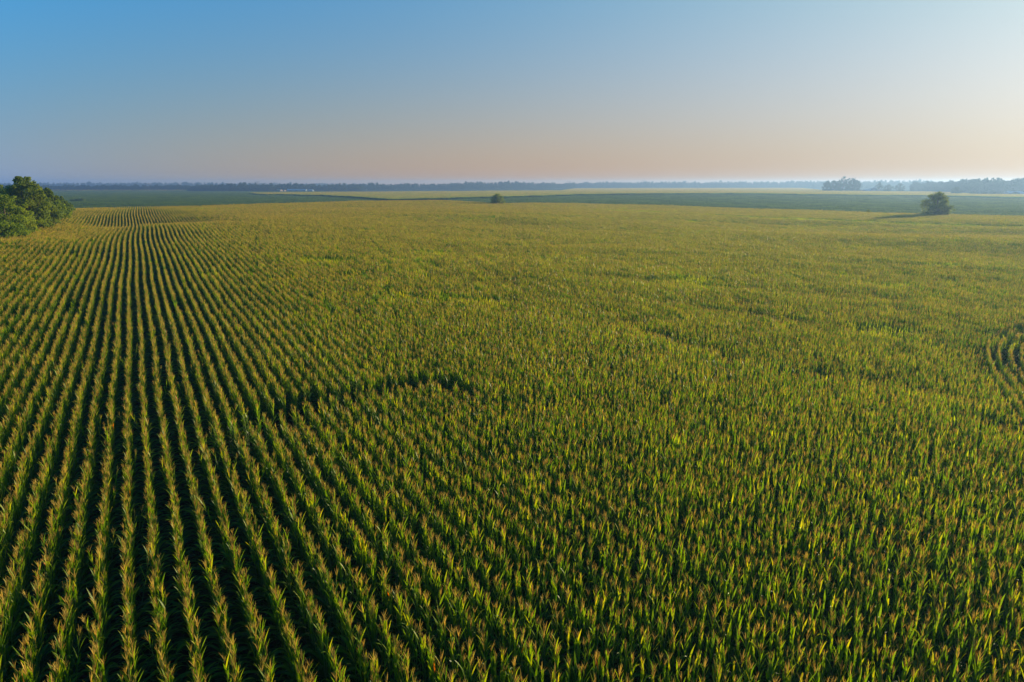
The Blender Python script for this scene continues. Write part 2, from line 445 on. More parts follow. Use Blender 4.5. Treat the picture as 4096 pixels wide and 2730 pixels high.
def join_into(dst, src, off, rz, sc, mi, tint_shift=0.0):
    c, s = math.cos(rz), math.sin(rz)
    for v, t, f, m0 in zip(src.v, src.tint, src.f, src.mi):
        pass
    v = np.concatenate(src.v) * sc
    v = np.stack([v[:, 0] * c - v[:, 1] * s, v[:, 0] * s + v[:, 1] * c, v[:, 2]], 1) + np.array(off)
    t = np.concatenate(src.tint); t = np.where(t > 1.1, t, np.clip(t + tint_shift, 0, 0.82 if mi == 0 else 1))
    base = dst.n
    dst.v.append(v); dst.n += len(v); dst.tint.append(t)
    by = {}
    for f in src.f: by.setdefault(f.shape[1], []).append(f)
    for fs in by.values():
        ff = np.concatenate(fs) + base
        dst.f.append(ff); dst.mi.append(np.full(len(ff), mi, np.int32))

NP_ = 22
PLANTS = [plant_parts(np.random.default_rng(100 + k)) for k in range(NP_)]
GREENS = [plant_parts(np.random.default_rng(300 + k), tassel=False) for k in range(4)] + [plant_parts(np.random.default_rng(400 + k), orange=True) for k in range(2)]
CORN_MATS = [M['corn_leaf'], M['tassel'], M['stalk']]

def collection_of(name, objs):
    c = bpy.data.collections.new(name)
    for o in objs: c.objects.link(o)
    return c

def scatter(name, pts, rot, scl, idx, coll, label, cat):
    me = bpy.data.meshes.new(name)
    me.vertices.add(len(pts)); me.vertices.foreach_set('co', np.asarray(pts, np.float32).ravel())
    a = me.attributes.new('rot', 'FLOAT_VECTOR', 'POINT'); a.data.foreach_set('vector', np.asarray(rot, np.float32).ravel())
    a = me.attributes.new('scl', 'FLOAT_VECTOR', 'POINT')
    scl = np.asarray(scl, np.float32)
    if scl.ndim == 1: scl = np.stack([scl] * 3, 1)
    a.data.foreach_set('vector', scl.ravel())
    a = me.attributes.new('pick', 'INT', 'POINT'); a.data.foreach_set('value', np.asarray(idx, np.int32))
    me.update()
    o = bpy.data.objects.new(name, me); COL.objects.link(o)
    ng = bpy.data.node_groups.new(name + '_nodes', 'GeometryNodeTree')
    ng.interface.new_socket('Geometry', in_out='INPUT', socket_type='NodeSocketGeometry')
    ng.interface.new_socket('Geometry', in_out='OUTPUT', socket_type='NodeSocketGeometry')
    N = ng.nodes; L = ng.links
    gi = N.new('NodeGroupInput'); go = N.new('NodeGroupOutput')
    ip = N.new('GeometryNodeInstanceOnPoints')
    ci = N.new('GeometryNodeCollectionInfo'); ci.inputs['Collection'].default_value = coll
    ci.inputs['Separate Children'].default_value = True; ci.inputs['Reset Children'].default_value = True
    def attr(nm, ty):
        n = N.new('GeometryNodeInputNamedAttribute'); n.data_type = ty; n.inputs['Name'].default_value = nm
        return n.outputs['Attribute']
    L.new(gi.outputs[0], ip.inputs['Points'])
    L.new(ci.outputs[0], ip.inputs['Instance'])
    ip.inputs['Pick Instance'].default_value = True
    L.new(attr('pick', 'INT'), ip.inputs['Instance Index'])
    e2r = N.new('FunctionNodeEulerToRotation'); L.new(attr('rot', 'FLOAT_VECTOR'), e2r.inputs[0])
    L.new(e2r.outputs[0], ip.inputs['Rotation'])
    L.new(attr('scl', 'FLOAT_VECTOR'), ip.inputs['Scale'])
    L.new(ip.outputs[0], go.inputs[0])
    md = o.modifiers.new('scatter', 'NODES'); md.node_group = ng
    tag(o, label, cat, kind='stuff')
    return o

def in_view(x, y, margin=16.0, half=0.76):
    """plan wedge of the picture widened by a margin"""
    return (np.abs(x) < half * np.maximum(y, 0) + margin) & (y > 2)

# prototypes: single plants (near), row clumps (middle), wide patches (far)
def joined_plant(k, src):
    f, t, s = src
    mb = MB()
    join_into(mb, f, (0, 0, 0), 0, 1, 0)
    if t.v: join_into(mb, t, (0, 0, 0), 0, 1, 1)
    join_into(mb, s, (0, 0, 0), 0, 1, 2)
    return mb.build('corn_plant_form.%03d' % k, CORN_MATS, link=False)
single_coll = collection_of('corn_plant_forms', [joined_plant(k, p) for k, p in enumerate(PLANTS + GREENS)])

ROW = 0.762
CL = 2.286
def clump(k, green):
    r = np.random.default_rng(500 + k)
    mb = MB(); y = -CL / 2 + r.uniform(0, 0.1)
    while y < CL / 2:
        src = (GREENS if green else PLANTS)[r.integers(0, 4 if green else NP_)]
        rz = math.pi * r.integers(0, 2) + r.normal(0, 0.35)
        off = (r.normal(0, 0.024), y, 0); sc = r.normal(1.0, 0.035); ts = r.normal(0, 0.05) + (0.22 if green else 0)
        join_into(mb, src[0], off, rz, sc, 0, ts)
        if src[1].v: join_into(mb, src[1], off, rz, sc, 1, ts)
        join_into(mb, src[2], off, rz, sc, 2)
        y += 0.143 + r.normal(0, 0.025)
    return mb.build('corn_row_form.%03d' % k, CORN_MATS, link=False)
NC = 18
clump_coll = collection_of('corn_row_forms', [clump(k, k >= NC - 3) for k in range(NC)])

# ---- planting positions of the near field
A = R(28.4)
ca, sa = math.cos(A), math.sin(A)
def st2xy(s, t): return s * ca - t * sa, s * sa + t * ca
# curved rows: a straight run at azimuth 27 that bends to the right on a 45 m radius
BP = (36.8, 51.5); BA = R(28.5); BR = 45.0
BC = (BP[0] + BR * math.cos(BA), BP[1] - BR * math.sin(BA))
def block_depth(x, y):
    al = (x - BP[0]) * math.sin(BA) + (y - BP[1]) * math.cos(BA)
    off = (x - BP[0]) * math.cos(BA) - (y - BP[1]) * math.sin(BA)
    arc = BR - np.hypot(x - BC[0], y - BC[1])
    return np.where(al < 0, off, arc)
GAPS = [([(-7.6, 39.4), (-5.0, 40.3), (-3.8, 39.8)], 0.95), ([(-13.4, 32.6), (-12.6, 34.2), (-11.1, 36.6), (-8.6, 38.0), (-6.2, 40.3), (-4.2, 40.2), (-2.8, 38.8)], 0.88),
        ([(11.9, 57.6), (14.6, 53.2)], 0.85), ([(16.3, 49.5), (19, 47.2), (21.5, 46.0)], 0.8),
        ([(bx(1430, 300), 300), (bx(1600, 308), 308), (bx(1760, 320), 320)], 1.6), ([(bx(2700, 236), 236), (bx(3000, 228), 228), (bx(3300, 214), 214)], 1.2), ([(26.0, 38.2), (27.6, 35.6)], 1.0)]
LOWS = [([(10, 330), (45, 300), (80, 262), (120, 225), (160, 195)], 3.0), ([(-2, 345), (30, 335), (60, 330)], 2.0), ([(-120, 255), (-105, 262)], 3.0)]

def rows_points(step, jitter_s=0.0):
    smax = 620
    S = np.arange(-int(260 / ROW), int(smax / ROW)) * ROW + 0.2
    T = np.arange(-40, 420, step)
    s, t = np.meshgrid(S, T)
    s = s.ravel(); t = t.ravel()
    t = t + ((np.round(s / ROW) * 0.618) % 1.0) * step
    wav = 0.10 * vnoise(t / 14.0, s / 60.0, 9) + 0.5 * vnoise(t / 60.0, s / 200.0, 10)
    x, y = st2xy(s + wav, t)
    dw = (0.10 * vnoise((t + .5) / 14.0, s / 60.0, 9) + 0.5 * vnoise((t + .5) / 60.0, s / 200.0, 10)) - wav
    rz = A + np.arctan2(-dw, 0.5)           # +Y of the form turned to the row direction
    return x, y, rz
def disc_points(step):
    X, Y, Z = [], [], []
    for k in range(0, 44):
        o = 0.45 + k * ROW; rr = BR - o
        t = np.arange(-90 + (k * 0.618 % 1) * step, -step / 3, step)
        X.append(BP[0] + t * math.sin(BA) + o * math.cos(BA)); Y.append(BP[1] + t * math.cos(BA) - o * math.sin(BA)); Z.append(np.full(len(t), -BA))
        n = max(1, int(R(150) * rr / step)); th = math.pi - BA - (np.arange(n) + 0.2) * R(150) / n     # polar angle seen from the centre
        X.append(BC[0] + rr * np.cos(th)); Y.append(BC[1] + rr * np.sin(th)); Z.append(th - math.pi)
    return np.concatenate(X), np.concatenate(Y), np.concatenate(Z)

def field_mask(x, y, disc):
    m = in_view(x, y) & inpoly(x, y, CORN_POLY)
    d = block_depth(x, y)
    m &= (d > 0) if disc else (d <= 0)
    for line, w in GAPS:
        m &= segdist(x, y, line) > w * (0.8 + 0.5 * vnoise(x * 1.3, y * 1.3, 21))
    return m

STREAKS = [([(12, 57), (17, 50), (24, 45), (28, 42)], 1.3), ([(16, 73), (28, 65)], 1.3), ([(10, 90), (30, 84), (52, 76)], 2.5), ([(25, 120), (60, 112), (90, 96)], 3.0), ([(0, 128), (20, 140)], 2.5)]
def height_factor(x, y):
    dip = 0
    for line, w in STREAKS: dip = np.maximum(dip, np.clip(1.6 - segdist(x, y, line) / w, 0, 1) * (0.10 + 0.06 * vnoise(x / 4, y / 4, 33)))
    return 1.0 - dip + 0.045 * vnoise(x / 9, y / 9, 31) + 0.03 * vnoise(x / 2.5, y / 2.5, 32)

NEAR = 62.0
# single plants out to NEAR
def all_points(step):
    x1, y1, z1 = rows_points(step); m = field_mask(x1, y1, False)
    x2, y2, z2 = disc_points(step); n = field_mask(x2, y2, True)
    return np.concatenate([x1[m], x2[n]]), np.concatenate([y1[m], y2[n]]), np.concatenate([z1[m], z2[n]])
x, y, rz = all_points(0.143)
k = np.hypot(x, y) < NEAR
x, y, rz = x[k], y[k], rz[k]
x = x + rng.normal(0, 0.022, len(x)); y = y + rng.normal(0, 0.022, len(x))
keep = rng.random(len(x)) > 0.03
x, y, rz = x[keep], y[keep], rz[keep]
rz = rz + math.pi * rng.integers(0, 2, len(x)) + rng.normal(0, 0.35, len(x))
sc = height_factor(x, y) * rng.normal(1.0, 0.035, len(x))
zz = ground(x, y)
pick = rng.integers(0, NP_, len(x))
green = rng.random(len(x)) < 0.07
pick[green] = NP_ + rng.integers(0, 4, green.sum())
dry = rng.random(len(x)) < 0.006
pick[dry] = NP_ + 4 + rng.integers(0, 2, dry.sum())
# the nearest plants in view are things of their own
tanx = x / np.maximum(y * 0.975 + (CAM_Z - zz - 2.2) * 0.2237, 1)
tany = (y * -0.2237 + (CAM_Z - zz - 2.3) * 0.975) / np.maximum(y * 0.975 + (CAM_Z - zz - 2.3) * 0.2237, 1)
vis = (np.abs(tanx) < 0.752) & (tany < 0.512) & (y > 5)
order = np.where(vis)[0][np.argsort(-tany[vis])]
indiv = set(order[:292].tolist())
protos = {}
LBL = 'tall green corn plant with tan tassel in the nearest rows at the bottom edge'
GRP = 'corn plants nearest the camera'
for i in sorted(indiv):
    p = int(pick[i])
    src = (PLANTS + GREENS)[p]
    if p not in protos:
        f, t, s = src
        protos[p] = [('foliage', f.mesh('foliage', M['corn_leaf'])), ('stalk', s.mesh('stalk', M['stalk']))]
        if t.v: protos[p].append(('tassel', t.mesh('tassel', M['tassel'])))
    e = empty('corn_plant', (x[i], y[i], zz[i]), rz[i]); e.scale = (sc[i],) * 3; e.rotation_euler = (random.gauss(0, 0.025), random.gauss(0, 0.025), rz[i])
    tag(e, LBL if p < NP_ else ('green corn plant without a tassel in the nearest rows at the bottom edge' if p < NP_ + 4 else 'corn plant with one dried orange leaf in the nearest rows at the bottom edge'), 'corn plant', GRP)
    for nm, me in protos[p]:
        c = bpy.data.objects.new(nm, me); COL.objects.link(c); c.parent = e
mask = np.ones(len(x), bool); mask[list(indiv)] = False
x, y, rz, sc, zz, pick = x[mask], y[mask], rz[mask], sc[mask], zz[mask], pick[mask]
P1 = np.stack([x, y, zz], 1)
bend = np.where(rng.random(len(x)) < 0.03, 0.17, 0.018)
R1 = np.stack([rng.normal(0, 1, len(x)) * bend, rng.normal(0, 1, len(x)) * bend, rz], 1)
scatter('corn_rows', P1, R1, sc, pick, single_coll, 'long rows of tasselled green corn filling the near part of the field', 'corn')
print('single plants', len(P1))

# row clumps from NEAR to the field's far edge
x, y, rz = all_points(CL)
k = np.hypot(x, y) >= NEAR
x, y, rz = x[k], y[k], rz[k]
zz = ground(x, y)
gx, gy = slopes(x, y, 1.0)
dirx, diry = -np.sin(rz), np.cos(rz)
tilt = np.arctan(gx * dirx + gy * diry)
low = np.zeros(len(x), bool)
for line, w in LOWS: low |= segdist(x, y, line) < w * (1 + 0.4 * vnoise(x / 8, y / 8, 41))
low |= vnoise(x / 12, y / 7, 42) > 0.86
low |= rng.random(len(x)) < 0.04 + 0.20 * np.clip(vnoise(x / 40 + 3, y / 18, 43) + x / 150, 0, 1)
pick = rng.integers(0, NC - 3, len(x)); pick[low] = NC - 3 + rng.integers(0, 3, low.sum())
flip = rng.integers(0, 2, len(x))
sc = height_factor(x, y) * rng.normal(1.0, 0.02, len(x)) * np.where(low, 0.93, 1.0)
S = np.stack([sc, np.ones(len(x)), sc], 1)
P2 = np.stack([x, y, zz], 1)
R2 = np.stack([np.where(flip == 1, -tilt, tilt), 0 * x, rz + math.pi * flip], 1)
scatter('corn_field', P2, R2, S, pick, clump_coll, 'rolling field of tasselled corn running to the far soybean fields', 'corn')
print('row clumps', len(P2))

# ------------------------------------------------------------------ far corn and soybean canopies
FT = 9.144
def corn_patch(k):
    r = np.random.default_rng(700 + k)
    mb = MB()
    n = 12 * 34
    rows = np.repeat(np.arange(12), 34) * ROW - FT / 2 + ROW / 2
    al = np.tile(np.arange(34), 12) * (FT / 34) - FT / 2 + 0.13
    X = rows + r.normal(0, 0.05, n); Y = al + r.normal(0, 0.06, n)
    def blades(h0, h1, spread, w, mi, per, tlo, thi):
        for q in range(per):
            az = r.uniform(0, 2 * math.pi, n); sp = r.uniform(0.3, 1, n) * spread
            H0 = r.uniform(h0 - 0.1, h0 + 0.1, n); H1 = r.uniform(h1 - 0.15, h1 + 0.12, n)
            b = np.stack([X, Y, H0], 1); t = np.stack([X + sp * np.sin(az), Y + sp * np.cos(az), H1], 1)
            s = np.stack([np.cos(az), -np.sin(az), 0 * az], 1) * w
            V = np.stack([b - s, b + s, t + s * 0.4, t - s * 0.4], 1).reshape(-1, 3)
            F = np.arange(4 * n).reshape(-1, 4)
            mb.add(V, F, np.repeat(r.uniform(tlo, thi, n), 4), mi)
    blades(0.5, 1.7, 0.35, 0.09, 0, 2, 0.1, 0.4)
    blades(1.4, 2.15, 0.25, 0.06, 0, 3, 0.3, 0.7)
    blades(2.0, 2.35, 0.12, 0.015, 1, 1, 0.0, 0.5)
    return mb.build('far_corn_form.%03d' % k, CORN_MATS, link=False)
far_coll = collection_of('far_corn_forms', [corn_patch(k) for k in range(4)])

def soy_patch(k, size=8.0):
    r = np.random.default_rng(800 + k)
    mb = MB(); n = 1500
    X = r.uniform(-size/2, size/2, n); Y = r.uniform(-size/2, size/2, n)
    Z = 0.62 + 0.16 * np.cos(X / ROW * 2 * math.pi) * 0.6 + r.normal(0, 0.06, n) + 0.12 * vnoise(X * 0.9 + 50 * k, Y * 0.9, 5)
    az = r.uniform(0, 2*math.pi, n); tl = r.normal(0, 0.45, n); sz = r.uniform(0.13, 0.22, n)
    u = np.stack([np.cos(az) * np.cos(tl), np.sin(az) * np.cos(tl), np.sin(tl)], 1) * sz[:, None]
    tl2 = r.normal(0, 0.45, n)
    w = np.stack([-np.sin(az) * np.cos(tl2), np.cos(az) * np.cos(tl2), np.sin(tl2)], 1) * sz[:, None]
    c = np.stack([X, Y, Z], 1)
    V = np.stack([c - u, c - w, c + u, c + w], 1).reshape(-1, 3)
    mb.add(V, np.arange(4 * n).reshape(-1, 4), np.repeat(r.uniform(0, 1, n), 4))
    return mb.build('soybean_form.%03d' % k, M['soy_leaf'], link=False)
soy_coll = collection_of('soybean_forms', [soy_patch(k) for k in range(5)])

def tiles(poly, step, ang, extra=None):
    P = np.array(poly); lo = P.min(0) - 20; hi = P.max(0) + 20
    cx, cy = (lo + hi) / 2; rad = np.hypot(*(hi - lo)) / 2
    g = np.arange(-rad, rad, step); a, b = np.meshgrid(g, g); a = a.ravel(); b = b.ravel()
    x = cx + a * math.cos(ang) - b * math.sin(ang); y = cy + a * math.sin(ang) + b * math.cos(ang)
    m = inpoly(x, y, poly) & in_view(x, y, 60, 0.80)
    return x[m], y[m]

def lay(name, poly, step, ang, coll, n, label, cat, quarter=False):
    X, Y = [], []
    for p in poly:
        a, b = tiles(p, step, ang); X.append(a); Y.append(b)
    x = np.concatenate(X); y = np.concatenate(Y)
    z = ground(x, y); gx, gy = slopes(x, y, 3.0)
    rz = ang + math.pi * rng.integers(0, 2, len(x))
    # tilt to the ground: rotation about the form's own axes
    lx = gx * np.cos(rz) + gy * np.sin(rz); ly = -gx * np.sin(rz) + gy * np.cos(rz)
    rot = np.stack([np.arctan(ly), -np.arctan(lx), rz], 1)
    s = np.stack([np.full(len(x), 1.02), np.full(len(x), 1.02), 1 + 0.06 * vnoise(x / 40, y / 40, 77) + (0.22 * vnoise(x / 22, y / 9, 78) if coll is soy_coll else 0)], 1)
    scatter(name, np.stack([x, y, z], 1), rot, s, rng.integers(0, n, len(x)), coll, label, cat)
    print(name, len(x))

lay('far_corn_field', [CORN2], FT, R(28.4), far_coll, 4, 'pale corn field beyond the right soybean field below the misty woods', 'corn')
lay('far_corn_strip', [CORN3], FT, R(28.4), far_coll, 4, 'thin pale strip of corn in front of the far left woods', 'corn')
lay('soybean_field', [SOY_R], 8.0, R(-12), soy_coll, 5, 'blue green soybean field behind the lone tree on the right', 'soybeans')
lay('soybean_field', [SOY_L], 8.0, R(-5), soy_coll, 5, 'blue green soybean field behind the wavy corn rows on the left', 'soybeans')

# ------------------------------------------------------------------ trees
def crown_lobes(r, w, h, z0, n, low=False):
    """uneven lobes on a crown outline, with small sprigs standing out of it"""
    L = []
    def prof(f):
        if low: return max(0.15, (1 - f ** 4) ** 0.5 * (0.84 + 0.16 * math.sin(math.pi * min(1, f * 1.2))))
        return math.sqrt(max(0.08, 1 - (2 * f - 0.95) ** 2))
    for k in range(n):
        f = ((k + r.uniform(0, 1)) / n) ** 0.9
        lr = w * r.uniform(0.12, 0.20)
        az = k * 2.4 + r.uniform(-0.6, 0.6)
        off = max(0, 0.5 * w * prof(f) - lr * 0.7) * r.uniform(0.75, 1.12)
        zc = z0 + lr * 0.6 + (h - z0 - lr * 1.5) * f
        L.append((off * math.cos(az), off * math.sin(az), zc, lr))
    for k in range(2 * n):
        f = r.uniform(0.05, 1.0); az = r.uniform(0, 6.283); lr = w * r.uniform(0.04, 0.075)
        off = 0.5 * w * prof(f) * r.uniform(0.85, 1.12)
        L.append((off * math.cos(az), off * math.sin(az), z0 + (h - z0 - lr) * f, lr))
    L.append((0, 0, z0 + (h - z0) * 0.42, w * 0.24))
    return L

def foliage(r, lobes, nleaf, size, z_floor=0.3):
    """leaf-clump faces spread through the lobes, denser near their skins"""
    L = np.array(lobes); p = L[:, 3] ** 2; p /= p.sum()
    w = r.choice(len(L), nleaf, p=p)
    d = r.normal(size=(nleaf, 3)); d /= np.linalg.norm(d, axis=1)[:, None]
    rad = L[w, 3] * np.clip(r.beta(3.5, 1.3, nleaf) + r.normal(0, 0.07, nleaf), 0.1, 1.25)
    c = L[w, :3] + d * rad[:, None] * np.array([1, 1, 0.82])
    c[:, 2] = np.maximum(c[:, 2], z_floor + r.random(nleaf) * 0.4)
    nrm = d + r.normal(0, 0.55, (nleaf, 3)); nrm /= np.linalg.norm(nrm, axis=1)[:, None]
    ref = r.normal(size=(nleaf, 3)); u = np.cross(nrm, ref); u /= np.linalg.norm(u, axis=1)[:, None]; v = np.cross(nrm, u)
    s = (size * r.uniform(0.55, 1.35, nleaf))[:, None]
    V = np.stack([c - u * s, c - v * s * 0.55 , c + u * s, c + v * s * 0.55], 1).reshape(-1, 3)
    F = np.arange(4 * nleaf).reshape(-1, 4)
    mb = MB(); lobe_t = r.uniform(-0.2, 0.2, len(L))
    mb.add(V, F, np.repeat(np.clip(0.5 + lobe_t[w] + r.normal(0, 0.18, nleaf), 0, 1), 4))
    return mb

def woody(r, h, w, z0, lobes, tr, nl_limit=22):
    mb = MB()
    bend = r.uniform(-0.03, 0.03, 2) * h
    tube(mb, [(0, 0, -0.3), (bend[0]*.3, bend[1]*.3, h*.3), (bend[0], bend[1], h*.62), (bend[0], bend[1], h*.85)], [tr*1.25, tr, tr*.55, tr*.15], 8)
    for (lx, ly, lz, lr) in lobes[:nl_limit]:
        zb = min(lz * r.uniform(0.35, 0.6), h * 0.6); f = zb / (h * .85)
        p0 = np.array([bend[0] * f, bend[1] * f, zb]); p2 = np.array([lx, ly, lz])
        mid = (p0 + p2) / 2 + np.array([0, 0, -0.05 * h * r.random()])
        tube(mb, [p0, mid, p2], [tr*.38, tr*.25, tr*.07], 5)
        for q in range(3):
            e = p2 + r.normal(0, 0.55, 3) * lr
            tube(mb, [mid * .3 + p2 * .7, (p2 + e) / 2 + r.normal(0, .05, 3), e], [tr*.14, tr*.09, tr*.03], 4)
    return mb

def tree(name, x, y, h, w, label, cat='tree', group=None, seed=0, leaf='tree_leaf', nl=9, nleaf=6000, size=0.22, z0=None, low=False, rz=None):
    r = np.random.default_rng(seed * 13 + 5)
    z0 = h * (0.05 if low else 0.22) if z0 is None else z0
    lobes = crown_lobes(r, w, h, z0, nl + 6, low)
    if low:
        for k in range(5):
            az = r.uniform(0, 6.28); lobes.append((w*.30*math.cos(az), w*.30*math.sin(az), w*.2, w*.2))
    e = empty(name, (x, y, gz(x, y)), r.uniform(0, 6.28) if rz is None else rz)
    tag(e, label, cat, group)
    woody(r, h, w, z0, lobes, 0.022 * h + 0.02).build('trunk', M['bark'], e, smooth=True)
    foliage(r, lobes, int(nleaf * 1.5), size * 0.82).build('crown', M[leaf], e)
    return e

# edge of wood on the left of the field
G = 'trees of the wood edge on the left'
for (nm, u, Y, h_, w_, lab, cat_, sd_, leaf_, nl_, n_, z_, lo) in [
    ('broadleaf_tree', 95, 150, 13.6, 8.8, 'tallest open crowned tree rising above the left wood edge', 'tree', 1, 'tree_leaf', 16, 9000, 0.25, False),
    ('broadleaf_tree', 190, 174, 10.9, 5.6, 'ragged narrow tree just right of the tallest tree in the left wood edge', 'tree', 2, 'tree_leaf', 11, 5000, 0.25, False),
    ('broadleaf_tree', 165, 170, 9.6, 8.5, 'dark round tree below the right side of the tallest left tree', 'tree', 3, 'tree_leaf', 10, 7000, 0.26, True),
    ('broadleaf_tree', 5, 134, 10.3, 9.5, 'rounded tree at the photo left border below the skyline', 'tree', 4, 'bright_leaf', 10, 9000, 0.22, True),
    ('broadleaf_tree', 62, 158, 11.2, 9, 'darker tree half hidden behind the rounded tree and under the tallest one', 'tree', 5, 'tree_leaf', 10, 7000, 0.24, True),
    ('shrub', -5, 121, 5.4, 8.5, 'bright green shrub lowest at the left photo border by the corn', 'shrub', 6, 'bright_leaf', 9, 8000, 0.2, True),
    ('shrub', 55, 138, 7.4, 8.0, 'olive shrub with pale upright twigs beside the corn, left wood edge', 'shrub', 7, 'bright_leaf', 9, 8000, 0.21, True),
    ('shrub', 120, 156, 7.0, 8, 'dark green shrub at the corn between olive shrub and dark round tree', 'shrub', 8, 'tree_leaf', 9, 6500, 0.22, True),
    ('shrub', 142, 152, 4.4, 5.5, 'small mid green shrub touching the corn halfway along the left wood edge', 'shrub', 9, 'bright_leaf', 7, 4500, 0.21, True),
    ('shrub', 196, 186, 7.8, 9, 'rounded olive shrub near the far end of the left wood edge', 'shrub', 10, 'bright_leaf', 9, 7000, 0.24, True),
    ('shrub', 224, 208, 8.1, 8.6, 'last but one shrub where the left wood edge slopes down to the field', 'shrub', 11, 'tree_leaf', 9, 6500, 0.25, True),
    ('shrub', 252, 228, 5.2, 6.5, 'low shrub ending the left wood edge beside the wavy corn rows', 'shrub', 12, 'bright_leaf', 8, 5000, 0.26, True),
    ('broadleaf_tree', 20, 175, 11.5, 10, 'pale tree top just showing behind at the left photo border', 'tree', 13, 'tree_leaf', 9, 5500, 0.26, True)]:
    tree(nm, bx(u, Y), Y, h_, w_, lab, cat_, G, sd_, leaf_, nl_, n_, z_, low=lo)

# lone trees
tree('lone_tree', bx(1990, 368), 368, 7.6, 8.4, 'small round dark bushy tree standing alone at the corn edge in the centre', 'tree', None, 31, 'tree_leaf', 10, 6000, 0.25, low=True)
tree('lone_tree', bx(3752, 272), 272, 11.4, 11.5, 'lone spreading tree casting a long shadow over the corn on the right', 'tree', None, 32, 'tree_leaf', 13, 8500, 0.27, low=True)
tree('shrub', bx(3482, 297), 297, 3.6, 3.0, 'tiny dark bush peeping over the corn edge left of the lone spreading tree', 'shrub', None, 33, 'tree_leaf', 5, 1200, 0.2, low=True)
for q, (u, hh, ww, lab) in enumerate([(325, 2.9, 5.2, 'rounded low bush at the right end of the small thicket in the left soybeans'),
                                      (306, 2.6, 4.6, 'middle low bush of the small thicket in the left soybeans'),
                                      (287, 2.1, 4.2, 'smallest low bush at the left end of the small thicket in the left soybeans')]):
    tree('shrub', bx(u, 560), 560, hh, ww, lab, 'shrub', 'thicket in the left soybean field', 40 + q, 'tree_leaf', 6, 1500, 0.3, low=True)

# right farmstead grove
G = 'grove on the far right'
for q, (u, Y, hh, ww, lab) in enumerate([
        (3305, 1080, 17.5, 14, 'leftmost tree of the far right grove'),
        (3330, 1100, 19, 13, 'second tree from the left in the far right grove'),
        (3352, 1075, 18.5, 13, 'third tree from the left in the far right grove, lower than its neighbour'),
        (3369, 1090, 24.5, 15, 'tallest tree in the middle of the far right grove'),
        (3389, 1105, 22, 12, 'slim tree between the two highest crowns of the far right grove'),
        (3408, 1085, 22.5, 15, 'second tallest crown in the right half of the far right grove'),
        (3426, 1080, 19, 13, 'rightmost tree of the far right grove')]):
    tree('grove_tree', bx(u, Y), Y, hh, ww, lab, 'tree', G, 50 + q, 'wood_leaf', 9, 1800, 0.75, low=True)
G = 'trees around the right farm'
for q, (u, Y, hh, ww, lab) in enumerate([
        (3513, 1080, 16.5, 13, 'tree with pointed crown directly right of the white farm sheds'),
        (3550, 1080, 13.5, 15, 'broad low tree second to the right of the white farm sheds'),
        (3595, 1080, 15, 15, 'square crowned tree third to the right of the white farm sheds'),
        (3647, 1080, 9.5, 8, 'small solitary tree in the mist right of the farm trees'),
        (3824, 830, 10.5, 12, 'misty round tree standing alone before the right woods'),
        (3890, 815, 5.0, 8, 'low bush first right of the misty round tree'),
        (3938, 815, 4.5, 8, 'second low bush right of the misty round tree'),
        (3969, 810, 7.0, 7, 'taller bush left of its rounder twin before the right woods'),
        (3992, 810, 5.0, 8, 'rounder bush right of its taller twin before the right woods'),
        (4062, 810, 4.8, 8, 'bush nearest the right photo border in front of the farmhouse'),
        (3484, 1060, 3.5, 4.5, 'small dark bush between the two white farm sheds')]):
    tree('farm_tree' if hh > 8 else 'shrub', bx(u, Y), Y, hh, ww, lab, 'tree' if hh > 8 else 'shrub', G, 60 + q, 'wood_leaf', 8, 1400, 0.6, low=True)

# far woods: crowns that melt into one another
def wood_form(k):
    r = np.random.default_rng(900 + k)
    lobes = crown_lobes(r, 0.75, 1.0, 0.06, 9)
    for q in range(3):
        az = r.uniform(0, 6.28); lobes.append((0.22*math.cos(az), 0.22*math.sin(az), 0.16, 0.15))
    mb = MB(); f = foliage(r, lobes, 1000, 0.050, 0.01)
    join_into(mb, f, (0, 0, 0), 0, 1, 0)
    t = MB(); tube(t, [(0, 0, -0.02), (0, 0, 0.4), (0, 0, 0.8)], [0.025, 0.02, 0.008], 5); join_into(mb, t, (0, 0, 0), 0, 1, 1)
    return mb.build('wood_tree_form.%03d' % k, [M['wood_leaf'], M['bark']], link=False)
wood_coll = collection_of('wood_tree_forms', [wood_form(k) for k in range(6)])

def wood(name, prof, depth, label, seed, sp=8.5):
    """prof: (bearing, distance, height) along the wood's front"""
    r = np.random.default_rng(seed); P, S, Rr = [], [], []
    px = np.array([bx(p[0], p[1]) for p in prof]); py = np.array([p[1] for p in prof], float); Hs = np.array([p[2] for p in prof], float)
    cum = np.concatenate([[0], np.cumsum(np.hypot(np.diff(px), np.diff(py)))])
    for row in range(int(depth / (sp * 1.1))):
        q = np.arange(0, cum[-1], sp); q = q + r.normal(0, sp * 0.3, len(q))
        X = np.interp(q, cum, px); Y = np.interp(q, cum, py); H = np.interp(q, cum, Hs)
        d = row * sp * 1.1 + r.normal(0, 2.5, len(q)); R0 = np.hypot(X, Y)
        X, Y = X * (1 + d / R0), Y * (1 + d / R0)
        h = H * np.clip(r.normal(0.90, 0.10, len(X)), 0.62, 1.12) * (1 if row else 0.88)
        w = r.uniform(0.85, 1.25, len(X)) * np.clip(1.0 * 14 / np.maximum(h, 8), .8, 1.4)
        z = ground(X, Y)
        P.append(np.stack([X, Y, z], 1)); S.append(np.stack([h * w, h * w, h], 1)); Rr.append(np.stack([0*X, 0*X, r.uniform(0, 6.28, len(X))], 1))
    P = np.concatenate(P); S = np.concatenate(S); Rr = np.concatenate(Rr)
    scatter(name, P, Rr, S, r.integers(0, 6, len(P)), wood_coll, label, 'woodland')
    print(name, len(P))

